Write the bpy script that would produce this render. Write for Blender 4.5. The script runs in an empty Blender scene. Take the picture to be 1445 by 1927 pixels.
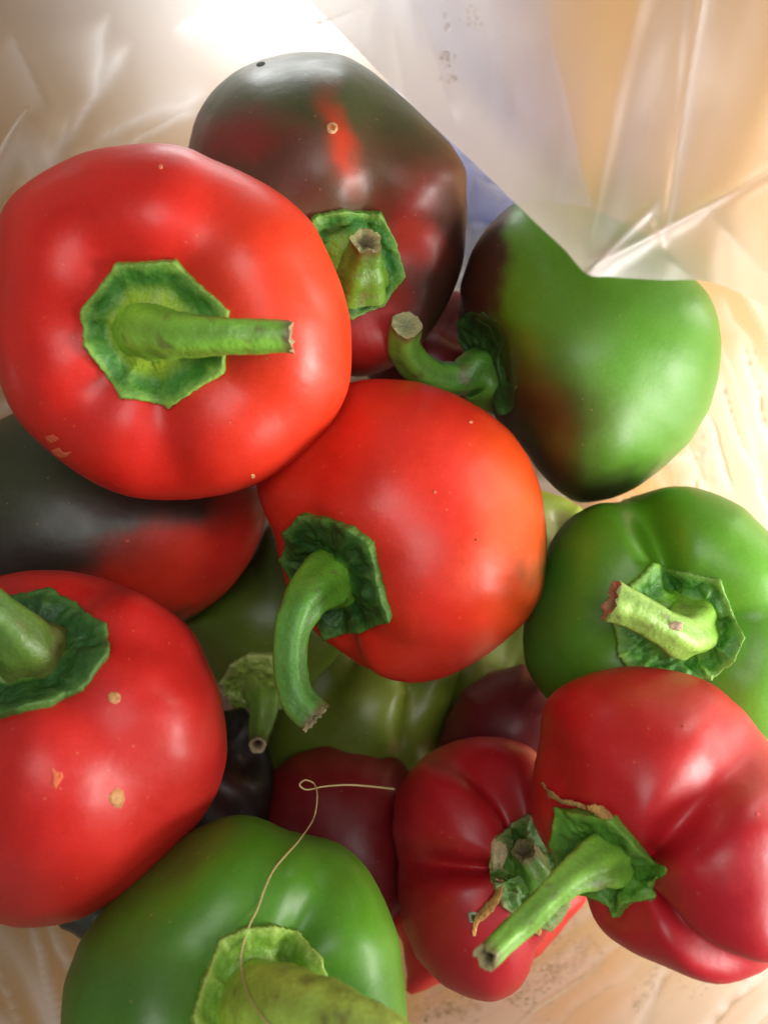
import bpy, math, random
import numpy as np
from mathutils import Vector, noise as mnoise
from mathutils.bvhtree import BVHTree

random.seed(7); rng = np.random.default_rng(7)
sc = bpy.context.scene
col = sc.collection
CM = 0.01                       # meshes are modelled in centimetres, objects carry scale 0.01

# ------------------------------------------------------------------ camera
F, CX, CY, CAMZ = 1700.0, 722.5, 963.5, 37.0      # focal length in photo pixels, centre, height (cm)
cam_d = bpy.data.cameras.new('camera'); cam = bpy.data.objects.new('camera', cam_d); col.objects.link(cam)
cam.location = (0, 0, CAMZ*CM); cam.rotation_euler = (0, 0, 0)
cam_d.sensor_fit = 'VERTICAL'; cam_d.sensor_height = 36; cam_d.lens = 36*F/1927
cam_d.clip_start = 0.005; cam_d.clip_end = 20
cam_d.dof.use_dof = True; cam_d.dof.focus_distance = 0.205; cam_d.dof.aperture_fstop = 13
sc.camera = cam

# ------------------------------------------------------------------ world, lamps, exposure
w = bpy.data.worlds.new('World'); sc.world = w; w.use_nodes = True
bg = w.node_tree.nodes['Background']; bg.inputs[0].default_value = (.97, .98, 1.0, 1); bg.inputs[1].default_value = 0.12
sc.view_settings.view_transform = 'Standard'; sc.view_settings.look = 'None'
sc.view_settings.exposure = 0; sc.view_settings.gamma = 1

def area(name, loc, target, sx, sy, watts, color):
    d = bpy.data.lights.new(name, 'AREA'); d.shape = 'RECTANGLE'; d.size = sx*CM; d.size_y = sy*CM
    d.energy = watts; d.color = color
    o = bpy.data.objects.new(name, d); col.objects.link(o)
    o.location = Vector(loc)*CM
    o.rotation_euler = (Vector(target)-Vector(loc)).to_track_quat('-Z', 'Y').to_euler()
    return o
# the two panes of the window to the right of the bag
area('window_pane_light', (43, -8, 25), (3, 0, 14), 11, 15, 2.1, (1, .96, .90))
area('window_pane_light', (38, -22, 25), (3, -1, 14), 11, 15, 1.3, (1, .96, .90))
# the bright ceiling above
area('ceiling_light', (4, 6, 66), (0, 0, 14), 28, 30, 1.5, (1, .98, .95))
# daylight from beyond the far side of the bag, shining through its wall
area('far_window_light', (-3.5, 20.5, 10), (-3, 14.5, 8.5), 8, 4, .20, (.93, .96, 1))
area('added_side_light', (18.5, -4, 13), (12.5, -4, 7), 5, 16, .11, (1, .97, .9))  # added lamp close to the right wall, whitens the film there
area('added_side_light', (30, 15, 12), (18, 13, 0), 8, 20, .55, (1, .94, .84))  # added lamp outside the bag, brightens the table on the right

# ------------------------------------------------------------------ helpers
def P(px, py, d):
    px, py, d = np.asarray(px, float), np.asarray(py, float), np.asarray(d, float)
    return np.stack([(px-CX)/F*d, (CY-py)/F*d, CAMZ-d+0*px], -1)
def proj(v):
    d = CAMZ-v[..., 2]
    return CX+v[..., 0]/d*F, CY-v[..., 1]/d*F, d
CAM = Vector((0, 0, CAMZ))
def ray(bvh, px, py):
    dirv = Vector(((px-CX)/F, (CY-py)/F, -1)).normalized()
    return bvh.ray_cast(CAM, dirv)
def unit(v): v = np.asarray(v, float); return v/np.linalg.norm(v)
def sstep(a, b, x):
    t = np.clip((np.asarray(x, float)-a)/(b-a), 0, 1); return t*t*(3-2*t)
def fbm(v, s, oct=3, seed=0.0):
    out = np.empty(len(v))
    for i, p in enumerate(v*s):
        out[i] = mnoise.fractal(Vector((p[0]+seed, p[1]+seed*1.7, p[2]-seed)), 1.0, 2.0, oct)
    return out
def make_mesh(name, verts, faces, colors=None, smooth=True, attrs=None):
    me = bpy.data.meshes.new(name)
    me.from_pydata([tuple(v) for v in verts], [], faces if isinstance(faces, list) else faces.tolist())
    if smooth: me.polygons.foreach_set('use_smooth', np.ones(len(me.polygons), bool))
    if colors is not None:
        a = me.color_attributes.new('skin', 'FLOAT_COLOR', 'POINT')
        c = np.ones((len(verts), 4)); c[:, :3] = colors
        a.data.foreach_set('color', c.ravel())
    for k, val in (attrs or {}).items():
        a = me.attributes.new(k, 'FLOAT', 'POINT'); a.data.foreach_set('value', np.asarray(val, float))
    me.update(); return me
def grid_faces(nr, nc, wrap):
    f = []
    for i in range(nr-1):
        for j in range(nc if wrap else nc-1):
            k = (j+1) % nc
            f.append((i*nc+j, i*nc+k, (i+1)*nc+k, (i+1)*nc+j))
    return f
def link(name, me, mat, parent=None, origin=None):
    o = bpy.data.objects.new(name, me); col.objects.link(o)
    if mat: me.materials.append(mat)
    if parent is not None: o.parent = parent
    elif origin is not None: o.location = Vector(origin)*CM; o.scale = (CM,)*3
    return o
def empty(name, origin, label, cat, group=None):
    o = bpy.data.objects.new(name, None); col.objects.link(o)
    o.location = Vector(origin)*CM; o.scale = (CM,)*3; o.empty_display_size = 1
    o['label'] = label; o['category'] = cat
    if group: o['group'] = group
    return o

# ------------------------------------------------------------------ materials
def mat_new(name):
    m = bpy.data.materials.new(name); m.use_nodes = True
    nt = m.node_tree; nt.nodes.clear()
    out = nt.nodes.new('ShaderNodeOutputMaterial')
    return m, nt, out
def N(nt, t, **kw):
    n = nt.nodes.new(t)
    for k, v in kw.items():
        if k in n.inputs: n.inputs[k].default_value = v
        else: setattr(n, k, v)
    return n
def skin_material(name, rough, coat, sss, bump_scale, bump_dist, mottle, spec=.5):
    m, nt, out = mat_new(name); L = nt.links
    b = N(nt, 'ShaderNodeBsdfPrincipled'); L.new(b.outputs[0], out.inputs[0])
    at = N(nt, 'ShaderNodeAttribute', attribute_name='skin')
    tc = N(nt, 'ShaderNodeTexCoord')
    n1 = N(nt, 'ShaderNodeTexNoise'); n1.inputs['Scale'].default_value = 1.1; n1.inputs['Detail'].default_value = 6
    L.new(tc.outputs['Object'], n1.inputs['Vector'])
    n2 = N(nt, 'ShaderNodeTexNoise'); n2.inputs['Scale'].default_value = 14; n2.inputs['Detail'].default_value = 4
    L.new(tc.outputs['Object'], n2.inputs['Vector'])
    add = N(nt, 'ShaderNodeMath', operation='ADD'); L.new(n1.outputs[0], add.inputs[0]); L.new(n2.outputs[0], add.inputs[1])
    mr = N(nt, 'ShaderNodeMapRange'); L.new(add.outputs[0], mr.inputs[0])
    mr.inputs[1].default_value = .6; mr.inputs[2].default_value = 1.4
    mr.inputs[3].default_value = 1-mottle; mr.inputs[4].default_value = 1+mottle
    mul = N(nt, 'ShaderNodeVectorMath', operation='SCALE'); L.new(at.outputs['Color'], mul.inputs[0]); L.new(mr.outputs[0], mul.inputs['Scale'])
    vo = N(nt, 'ShaderNodeTexVoronoi'); vo.inputs['Scale'].default_value = 2.6; vo.inputs['Randomness'].default_value = 1; L.new(tc.outputs['Object'], vo.inputs['Vector'])
    vm = N(nt, 'ShaderNodeMapRange'); L.new(vo.outputs['Distance'], vm.inputs[0])
    vm.inputs[1].default_value = .035; vm.inputs[2].default_value = .085; vm.inputs[3].default_value = .20 if coat > .06 else 0; vm.inputs[4].default_value = 0
    mx = N(nt, 'ShaderNodeMix', data_type='RGBA'); L.new(vm.outputs[0], mx.inputs[0]); L.new(mul.outputs[0], mx.inputs[6]); mx.inputs[7].default_value = (.75, .36, .16, 1)
    L.new(mx.outputs[2], b.inputs['Base Color'])
    rr = N(nt, 'ShaderNodeMapRange'); L.new(n1.outputs[0], rr.inputs[0])
    rr.inputs[1].default_value = .3; rr.inputs[2].default_value = .7
    rr.inputs[3].default_value = rough*.85; rr.inputs[4].default_value = rough*1.2
    L.new(rr.outputs[0], b.inputs['Roughness'])
    b.inputs['Coat Weight'].default_value = coat; b.inputs['Coat Roughness'].default_value = .22
    b.inputs['Specular IOR Level'].default_value = spec
    if sss:
        b.inputs['Subsurface Weight'].default_value = sss
        b.inputs['Subsurface Radius'].default_value = (1.0, .35, .15)
        b.inputs['Subsurface Scale'].default_value = .003
    n3 = N(nt, 'ShaderNodeTexNoise'); n3.inputs['Scale'].default_value = bump_scale; n3.inputs['Detail'].default_value = 5
    L.new(tc.outputs['Object'], n3.inputs['Vector'])
    bp = N(nt, 'ShaderNodeBump'); bp.inputs['Strength'].default_value = .6; bp.inputs['Distance'].default_value = bump_dist
    L.new(n3.outputs[0], bp.inputs['Height']); L.new(bp.outputs[0], b.inputs['Normal'])
    return m
M_skin = skin_material('pepper_skin', .43, .07, .10, 2.2, .00025, .12, .38)
M_calyx = skin_material('calyx_leaf', .48, .0, .05, 7, .0008, .28, .4)
M_stem = skin_material('stem_green', .42, .05, .08, 9, .0004, .20, .45)
M_dry = skin_material('dry_tissue', .8, .0, 0, 12, .0010, .35, .2)
M_thread = skin_material('thread_fibre', .6, .0, 0, 12, .0002, .15, .3)

def film_material(name, opac, haze_tint, bump=.0006, frost=0, grough=.22):
    m, nt, out = mat_new(name); L = nt.links
    tr = N(nt, 'ShaderNodeBsdfTransparent'); tr.inputs[0].default_value = (.97, .965, .95, 1)
    tl = N(nt, 'ShaderNodeBsdfTranslucent'); tl.inputs[0].default_value = haze_tint
    df = N(nt, 'ShaderNodeBsdfDiffuse'); df.inputs[0].default_value = haze_tint
    gl = N(nt, 'ShaderNodeBsdfGlossy'); gl.inputs['Roughness'].default_value = grough; gl.inputs[0].default_value = (.9, .9, .9, 1)
    tc = N(nt, 'ShaderNodeTexCoord')
    n3 = N(nt, 'ShaderNodeTexNoise'); n3.inputs['Scale'].default_value = .6; n3.inputs['Detail'].default_value = 6; n3.inputs['Distortion'].default_value = .3
    L.new(tc.outputs['Object'], n3.inputs['Vector'])
    bp = N(nt, 'ShaderNodeBump'); bp.inputs['Strength'].default_value = .5; bp.inputs['Distance'].default_value = bump
    L.new(n3.outputs[0], bp.inputs['Height'])
    for s in (tl, df, gl): L.new(bp.outputs[0], s.inputs['Normal'])
    m1 = N(nt, 'ShaderNodeMixShader'); m1.inputs[0].default_value = .35
    L.new(tl.outputs[0], m1.inputs[1]); L.new(df.outputs[0], m1.inputs[2])
    at = N(nt, 'ShaderNodeAttribute', attribute_name='layers_glow')
    mr = N(nt, 'ShaderNodeMapRange'); L.new(at.outputs['Fac'], mr.inputs[0])
    mr.inputs[3].default_value = opac; mr.inputs[4].default_value = min(.93, opac+.62)
    m2 = N(nt, 'ShaderNodeMixShader'); L.new(mr.outputs[0], m2.inputs[0])
    if frost:
        rf = N(nt, 'ShaderNodeBsdfRefraction'); rf.inputs['IOR'].default_value = 1.3; rf.inputs['Roughness'].default_value = .8; rf.inputs[0].default_value = (.97, .965, .95, 1)
        mf = N(nt, 'ShaderNodeMixShader'); mf.inputs[0].default_value = frost; L.new(tr.outputs[0], mf.inputs[1]); L.new(rf.outputs[0], mf.inputs[2]); tr = mf
    L.new(tr.outputs[0], m2.inputs[1]); L.new(m1.outputs[0], m2.inputs[2])
    fr = N(nt, 'ShaderNodeFresnel'); fr.inputs[0].default_value = 1.5; L.new(bp.outputs[0], fr.inputs['Normal'])
    ml = N(nt, 'ShaderNodeMath', operation='MULTIPLY'); ml.inputs[1].default_value = 1.3; ml.use_clamp = True; L.new(fr.outputs[0], ml.inputs[0])
    m3 = N(nt, 'ShaderNodeMixShader'); L.new(ml.outputs[0], m3.inputs[0])
    L.new(m2.outputs[0], m3.inputs[1]); L.new(gl.outputs[0], m3.inputs[2]); L.new(m3.outputs[0], out.inputs[0])
    return m
M_film = film_material('plastic_film', .15, (.93, .90, .85, 1))
M_flap = film_material('plastic_film_flap', .06, (.92, .90, .87, 1), .0006, .75, .38)

def drop_material():
    m, nt, out = mat_new('water_drop')
    b = N(nt, 'ShaderNodeBsdfPrincipled'); nt.links.new(b.outputs[0], out.inputs[0])
    b.inputs['Base Color'].default_value = (.92, .92, .90, 1); b.inputs['Transmission Weight'].default_value = .97
    b.inputs['IOR'].default_value = 1.33; b.inputs['Roughness'].default_value = .03
    tr = N(nt, 'ShaderNodeBsdfTransparent'); mx = N(nt, 'ShaderNodeMixShader'); mx.inputs[0].default_value = .88
    nt.links.new(tr.outputs[0], mx.inputs[1]); nt.links.new(b.outputs[0], mx.inputs[2]); nt.links.new(mx.outputs[0], out.inputs[0])
    return m
M_drop = drop_material()
def wood_material():
    m, nt, out = mat_new('table_wood'); L = nt.links
    b = N(nt, 'ShaderNodeBsdfPrincipled'); L.new(b.outputs[0], out.inputs[0])
    tc = N(nt, 'ShaderNodeTexCoord'); mp = N(nt, 'ShaderNodeMapping'); mp.inputs['Scale'].default_value = (.04, .45, .04)
    L.new(tc.outputs['Object'], mp.inputs[0])
    n = N(nt, 'ShaderNodeTexNoise'); n.inputs['Scale'].default_value = 1.2; n.inputs['Detail'].default_value = 7; L.new(mp.outputs[0], n.inputs['Vector'])
    cr = N(nt, 'ShaderNodeValToRGB'); L.new(n.outputs[0], cr.inputs[0])
    cr.color_ramp.elements[0].position = .3; cr.color_ramp.elements[0].color = (.475, .225, .034, 1)
    cr.color_ramp.elements[1].position = .7; cr.color_ramp.elements[1].color = (.50, .24, .038, 1)
    L.new(cr.outputs[0], b.inputs['Base Color']); b.inputs['Roughness'].default_value = .5
    return m
def cloth_material():
    m, nt, out = mat_new('cloth_weave'); L = nt.links
    b = N(nt, 'ShaderNodeBsdfPrincipled'); L.new(b.outputs[0], out.inputs[0])
    tc = N(nt, 'ShaderNodeTexCoord')
    n = N(nt, 'ShaderNodeTexNoise'); n.inputs['Scale'].default_value = .5; n.inputs['Detail'].default_value = 4; L.new(tc.outputs['Object'], n.inputs['Vector'])
    cr = N(nt, 'ShaderNodeValToRGB'); L.new(n.outputs[0], cr.inputs[0])
    cr.color_ramp.elements[0].position = .35; cr.color_ramp.elements[0].color = (.10, .11, .26, 1)
    cr.color_ramp.elements[1].position = .7; cr.color_ramp.elements[1].color = (.26, .27, .46, 1)
    L.new(cr.outputs[0], b.inputs['Base Color']); b.inputs['Roughness'].default_value = .9
    return m

# ------------------------------------------------------------------ the setting
def slab(name, x0, x1, y0, y1, z, mat, n=40):
    X, Y = np.meshgrid(np.linspace(x0, x1, n), np.linspace(y0, y1, n))
    v = np.stack([X.ravel(), Y.ravel(), np.full(X.size, z)], -1)
    o = link(name, make_mesh(name, v, grid_faces(n, n, False)), mat, None, (0, 0, 0))
    return o
table = slab('table_top', -150, 150, -150, 150, 0.0, wood_material(), 4); table['kind'] = 'structure'

# ------------------------------------------------------------------ peppers
RED = (.62, .018, .010); RED2 = (.60, .020, .014); ORG = (.80, .085, .008); CRIM = (.52, .012, .018); DRED = (.30, .010, .012)
GRN = (.095, .26, .010); LGRN = (.15, .38, .03); DGRN = (.022, .075, .012); BRN = (.055, .022, .012); BLK = (.020, .017, .012)
OLV = (.10, .17, .02); YGR = (.35, .45, .05); GRY = (.055, .070, .020)

def poly_radius(poly, c, nb=256, sig=3.0):
    """polar radius of a closed outline about c, lightly smoothed"""
    pts = []
    for (a, b) in zip(poly, poly[1:]+poly[:1]):
        for t in np.linspace(0, 1, 24, endpoint=False): pts.append((a[0]+(b[0]-a[0])*t, a[1]+(b[1]-a[1])*t))
    pts = np.array(pts)-np.array(c); ang = np.arctan2(pts[:, 1], pts[:, 0]); r = np.hypot(pts[:, 0], pts[:, 1])
    o = np.argsort(ang); A = np.linspace(-math.pi, math.pi, nb, endpoint=False)
    R = np.interp(A, ang[o], r[o], period=2*math.pi)
    return smooth_periodic(R, sig)
def smooth_periodic(R, sig):
    n = len(R); k = np.arange(-int(4*sig)-1, int(4*sig)+2); g = np.exp(-.5*(k/sig)**2); g /= g.sum()
    return np.array([(R[(i+k) % n]*g).sum() for i in range(n)])
def per_interp(a, R):
    n = len(R); return np.interp(a, np.linspace(-math.pi, math.pi, n, endpoint=False), R, period=2*math.pi)

ALL = []      # (bvh) of every body
def pepper(label, outline, depth, axis, base, blobs=(), h=.92, e1=.80, solve_axis=True, e2=.85, dimple=.34, dw=.42, taper=.10, grooves=(), rdepth=None,
           calyx=None, stem=None, scars=(), mottle_seed=0.0, nu=110, nv=168, group='peppers heaped in the bag'):
    poly = [tuple(map(float, p)) for p in outline]
    A = np.array(poly); c = ((A[:, 0].min()+A[:, 0].max())/2, (A[:, 1].min()+A[:, 1].max())/2)
    R = poly_radius(poly, c)
    Rm = R.mean(); Rc = Rm*depth/F                                # mean radius in cm
    zr = (rdepth or 1.0)
    ax = unit(axis)
    for solve in (range(7) if calyx and solve_axis else range(1)):               # turn the axis until the stem pit sits under the calyx
        last = solve == 6 or not calyx or not solve_axis
        xr = np.array([1., 0, 0]) if abs(ax[0]) < .9 else np.array([0, 1., 0])
        ex = unit(xr-ax*xr.dot(ax)); ey = np.cross(ax, ex)
        t = np.linspace(0.0, math.pi, nu); v = np.linspace(0, 2*math.pi, nv, endpoint=False)
        T, V = np.meshgrid(t, v, indexing='ij')
        s, cz = np.sin(T), np.cos(T)
        rho = np.abs(s)**e1; z = np.sign(cz)*np.abs(cz)**e2*h
        g = np.zeros_like(V)
        for (ga, gd, gw) in grooves:
            dv = (V-math.radians(ga)+math.pi) % (2*math.pi)-math.pi
            g += gd*np.exp(-(dv/math.radians(gw))**2)
        topm = sstep(-.9, .7, z/h); ring = sstep(.0, .35, rho)
        lob = 1-g*(.35+.65*topm)
        z = z-h*.9*g*sstep(.1, .8, z/h)*ring*1.1
        z = z-dimple*np.exp(-(rho/dw)**2)*(z > 0)+.22*np.exp(-(rho/.35)**2)*(z < 0)
        rho = rho*lob*(1-taper*(1-z/h)/2)
        loc = np.stack([rho*np.cos(V), rho*np.sin(V), z], -1).reshape(-1, 3)*Rc
        C = P(c[0], c[1], depth)
        wv = loc[:, :1]*ex+loc[:, 1:2]*ey+loc[:, 2:3]*ax
        wv[:, 2] *= zr
        # slight unevenness of the flesh
        nn = fbm(wv, .28/ (Rc/4), 2, mottle_seed+3) if last else np.zeros(len(wv))
        wv = wv*(1+.018*nn)[:, None]+C
        for it in range(5):                                           # fit the body to its outline
            px, py, d = proj(wv)
            dx, dy = px-c[0], py-c[1]; a = np.arctan2(dy, dx); r = np.hypot(dx, dy)
            nb = 96; bi = ((a+math.pi)/(2*math.pi)*nb).astype(int) % nb
            sil = np.zeros(nb); np.maximum.at(sil, bi, r)
            sil = np.where(sil <= 0, Rm, sil); sil = smooth_periodic(sil, 1.2)
            A2 = -math.pi+(np.arange(nb)+.5)*2*math.pi/nb
            silv = np.interp(a, A2, sil, period=2*math.pi)
            ratio = per_interp(a, R)/silv
            mean = (per_interp(A2, R)/sil).mean()
            sc_ = mean+(ratio-mean)*sstep(.0, .75, r/silv)
            wv = P(c[0]+dx*sc_, c[1]+dy*sc_, d)
        if not last:
            px, py, d = proj(wv[:nv]); qx, qy = calyx['c'][0]-px.mean(), calyx['c'][1]-py.mean()
            ax = unit(ax+np.array([qx, -qy, 0])/Rm*.7)
    base_c = np.array(base, float)
    colr = np.tile(base_c, (len(wv), 1))
    px, py, d = proj(wv)
    n1 = fbm(wv-C, .55, 4, mottle_seed); n2 = fbm(wv-C, .55, 4, mottle_seed+11)
    for (bx, by, rx, ry, ang, bc, soft) in blobs:
        qx, qy = px-bx+n1*34, py-by+n2*34
        ca, sa = math.cos(math.radians(ang)), math.sin(math.radians(ang))
        u, w_ = (qx*ca+qy*sa)/rx, (-qx*sa+qy*ca)/ry
        m = 1-sstep(1-soft, 1+soft, np.hypot(u, w_))
        colr = colr*(1-m[:, None])+np.array(bc)*m[:, None]
    root_at = C+np.array([0, 0, -Rc*.85])
    root = empty('pepper', root_at, label, 'pepper', group)
    faces = grid_faces(nu, nv, True)
    bm = make_mesh('body', wv-root_at, faces, colr)
    link('body', bm, M_skin, root)
    bvh = BVHTree.FromPolygons([tuple(x) for x in wv], faces); ALL.append(bvh)
    if calyx: add_calyx(root, root_at, bvh, **calyx)
    if stem: add_stem(root, root_at, bvh, **stem)
    for sdef in scars: add_scar(root, root_at, bvh, *sdef)
    return root

def surf(bvh, px, py, dflt=None):
    h, n, i, dist = ray(bvh, px, py)
    if h is None:
        g = P(px, py, dflt or 24); h, n, i, dist = bvh.find_nearest(Vector(g))
    n = np.array(n)
    hp = np.array(h)
    if n.dot(np.array([0, 0, CAMZ])-hp) < 0 and abs(n[2]) > .2: n = -n
    return hp, n

def add_calyx(root, o0, bvh, poly, c, lift=.10, rim=.05, collar=.36, coll_h=.16, dark=(.035, .12, .02), light=(.16, .33, .05), mid=(.26, .42, .03), seed=1.0, rough=.05, flat=None):
    poly = [tuple(map(float, p)) for p in poly]; m = len(poly); per = 14
    ring = []; tipf = []
    for k in range(m):
        a, b = np.array(poly[k]), np.array(poly[(k+1) % m]); cc = np.array(c)
        for t in np.linspace(0, 1, per, endpoint=False):
            q = a+(b-a)*t; q = q+(cc-q)*(.018*math.sin(math.pi*t))      # edges sag a little between tips
            q = q+(cc-q)*(random.uniform(-.014, .014))
            ring.append(q); tipf.append(math.exp(-(min(t, 1-t)/.16)**2))
    ring = np.array(ring); tipf = np.array(tipf); nc = len(ring)
    fr = np.concatenate([np.linspace(.02, .30, 7), np.linspace(.34, .97, 18), [1.0]])
    V = []; C = []; base_n = []
    dflt = None
    h0, n0 = surf(bvh, c[0], c[1]); dflt = CAMZ-h0[2]
    for i, f in enumerate(fr):
        for j in range(nc):
            q = np.array(c)+(ring[j]-np.array(c))*f
            hp, n = surf(bvh, q[0], q[1], dflt)
            V.append(hp); base_n.append(n)
    V = np.array(V).reshape(len(fr), nc, 3); Nn = np.array(base_n).reshape(len(fr), nc, 3)
    # smooth the normals, then raise the leaf off the fruit
    for _ in range(6):
        Nn = (Nn+np.roll(Nn, 1, 1)+np.roll(Nn, -1, 1)); Nn[1:-1] = Nn[1:-1]+.8*(Nn[:-2]+Nn[2:]); Nn /= np.linalg.norm(Nn, axis=2, keepdims=True)
    nz = fbm(V.reshape(-1, 3), 1.9, 3, seed).reshape(len(fr), nc); nz2 = fbm(V.reshape(-1, 3), 4.2, 2, seed+5).reshape(len(fr), nc)
    aa = np.linspace(0, 2*math.pi, nc, endpoint=False); wave = np.sin(3*aa+seed)*.5+np.sin(5*aa+seed*2.3)*.5+np.sin(9*aa+seed*4.1)*.35
    for _ in range(5):
        Vn = V.copy(); Vn = (V+.5*np.roll(V, 1, 1)+.5*np.roll(V, -1, 1))/2; Vn[-1] = V[-1]; Vn[1:-1] = (Vn[1:-1]+.5*Vn[:-2]+.5*Vn[2:])/2; Vn[0] = Vn[0].mean(0); V = Vn
    H = np.empty((len(fr), nc))
    for i, f in enumerate(fr):
        col_h = coll_h*(1-sstep(collar*.75, collar*1.2, f))
        trough = -.03*math.exp(-((f-collar*1.35)/.12)**2)
        vein = .035*tipf*sstep(collar, .8, f)
        edge = (rim+rim*.7*wave)*sstep(.62, 1.0, f)
        H[i] = lift+col_h+trough+vein+edge+(nz[i]*rough*2.0+nz2[i]*rough*1.0)*sstep(collar*.8, collar*1.3, f)*(1-.75*sstep(.75, .97, f))
    top = V+Nn*H[..., None]
    flat_ = top.reshape(-1, 3); qx, qy, qd = proj(flat_)
    for k_ in range(len(flat_)):
        hh = ray(bvh, qx[k_], qy[k_])[0]
        if hh is not None and CAMZ-hh.z < qd[k_]+.05: flat_[k_] = P(qx[k_], qy[k_], CAMZ-hh.z-.05)
    low = V[-1]+Nn[-1]*(-.03)+ (V[-1]-V[-2])*-.3
    edge2 = V[-1]+Nn[-1]*(H[-1]-.055)[:, None]
    allv = np.concatenate([top.reshape(-1, 3), edge2, low])
    cc = np.zeros((len(allv), 3)); dark, light, mid = map(np.array, (dark, light, mid))
    k = 0
    for i, f in enumerate(fr):
        wl = np.clip(sstep(.84, 1.0, f)*.75+.30*tipf*f+nz2[i]*.35, 0, 1)[:, None]
        wm = (1-sstep(collar*.95, collar*1.35, f))
        q = dark*(1-wl)+light*wl; cc[k:k+nc] = q*(1-wm)+mid*wm; k += nc
    cc[k:] = light*.9
    me = make_mesh('calyx', allv-o0, grid_faces(len(fr)+2, nc, True), cc)
    link('calyx', me, M_calyx, root)

def spline(nodes, n):
    nodes = np.array(nodes, float); m = len(nodes)
    tt = np.linspace(0, m-1, n); out = []
    for t in tt:
        i = min(int(t), m-2); u = t-i
        p0 = nodes[max(i-1, 0)]; p1 = nodes[i]; p2 = nodes[i+1]; p3 = nodes[min(i+2, m-1)]
        out.append(.5*((2*p1)+(-p0+p2)*u+(2*p0-5*p1+4*p2-p3)*u*u+(-p0+3*p1-3*p2+p3)*u**3))
    return np.array(out)
def tube(pts, rad, ns, ribs=0, amp=.0, bump=.0, seed=0.):
    T = np.gradient(pts, axis=0); T /= np.linalg.norm(T, axis=1, keepdims=True)
    up = np.array([.3, .2, 1.]); n = unit(np.cross(T[0], up)); V = []
    for i in range(len(pts)):
        n = n-T[i]*n.dot(T[i]); n = unit(n); b = np.cross(T[i], n)
        a = np.linspace(0, 2*math.pi, ns, endpoint=False)
        r = rad[i]*(1+amp*np.cos(ribs*a+.25*math.sin(i*.12+seed)))
        V.append(pts[i]+np.outer(r*np.cos(a), n)+np.outer(r*np.sin(a), b))
    V = np.array(V)
    if bump:
        nz = fbm(V.reshape(-1, 3), 2.2, 3, seed).reshape(V.shape[:2]); ctr = pts[:, None, :]
        V = ctr+(V-ctr)*(1+bump*nz)[..., None]
    return V, T

def add_stem(root, o0, bvh, nodes, colors=((.24, .40, .04), (.12, .30, .03), (.09, .22, .03)), ribs=5, amp=.07, end=(.45, .38, .2), endd=(.12, .10, .05), brown=.12, seed=2.0, hollow=.25, at=None):
    """nodes: (px, py, depth relative to the calyx centre (negative is nearer), radius px)"""
    h0, n0 = surf(bvh, *(at or nodes[0][:2])); d0 = CAMZ-h0[2]
    raw = [np.append(P(x, y, d0+dd), r*(d0+dd)/F) for (x, y, dd, r) in nodes]
    s = spline(raw, 46); pts, rad = s[:, :3], s[:, 3]
    ns = 30
    V, T = tube(pts, rad, ns, ribs, amp, .10, seed)
    L = np.linspace(0, 1, len(pts)); c0, c1, c2 = map(np.array, colors)
    C = np.where((L < .4)[:, None], c0+(c1-c0)*(L/.4)[:, None], c1+(c2-c1)*((L-.4)/.6)[:, None])
    C = np.repeat(C[:, None, :], ns, 1)
    nz = fbm(V.reshape(-1, 3), 2.6, 3, seed+9).reshape(V.shape[:2])
    a = np.linspace(0, 2*math.pi, ns, endpoint=False)
    ribc = (np.cos(ribs*a)*.5+.5)[None, :, None]
    C = C*(1+.30*(ribc-.4))
    bw = np.clip(sstep(1-brown, 1.0, L)[:, None]*.9+sstep(.38, .65, nz)*.6, 0, 1)[..., None]
    C = C*(1-bw)+np.array((.13, .10, .035))*bw
    # ragged lip
    V[-1] += T[-1]*(np.array([random.uniform(-.03, .07) for _ in range(ns)])[:, None])
    st = link('stem', make_mesh('stem', V.reshape(-1, 3)-o0, grid_faces(len(pts), ns, True), C.reshape(-1, 3)), M_stem, root)
    rings = [V[-1]]; ctr = pts[-1]; cs = [np.tile(np.array(end), (ns, 1))]
    for f, dep in ((.86, .0), (.70, -.02), (.45, -hollow*.5), (.2, -hollow*.8), (.03, -hollow*.8)):
        jit = np.array([random.uniform(-.02, .02) for _ in range(ns)])[:, None]
        rings.append(ctr+(V[-1]-ctr)*f+T[-1]*(dep*rad[-1]*2+jit))
        m = sstep(.8, .3, f); cs.append(np.tile(np.array(end)*(1-m)+np.array(endd)*m, (ns, 1)))
    rings[0] = ctr+(V[-1]-ctr)*1.01; 
    E = np.concatenate(rings)
    link('cut_end', make_mesh('cut_end', E-o0, grid_faces(len(rings), ns, True), np.concatenate(cs)), M_dry, st)

def add_scar(root, o0, bvh, pts, h=.03, colr=(.55, .30, .10), name='scar', ringc=None):
    """small raised corky patch whose outline is given about its centre"""
    A = np.array(pts, float); c = A.mean(0); nr = 5; rings = []; cs = []
    m = len(A)
    Q = []
    for k in range(m):
        for t in (0, .33, .66): Q.append(A[k]*(1-t)+A[(k+1) % m]*t)
    Q = np.array(Q)
    for f, hh in ((1.0, -.01), (.95, .6), (.7, 1.0), (.35, .75), (.04, .7)):
        r_ = []
        for q in Q:
            p = c+(q-c)*f*(1+random.uniform(-.03, .03)); hp, n = surf(bvh, p[0], p[1]); r_.append(hp+n*h*hh)
        rings.append(r_)
        cc = np.array(colr)*(1.0 if f > .6 or ringc is None else 1); 
        if ringc is not None and f < .6: cc = np.array(ringc)
        cs.append(np.tile(cc, (len(Q), 1)))
    V = np.array(rings).reshape(-1, 3)
    link(name, make_mesh(name, V-o0, grid_faces(5, len(Q), True), np.concatenate(cs)), M_dry, root)

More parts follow.
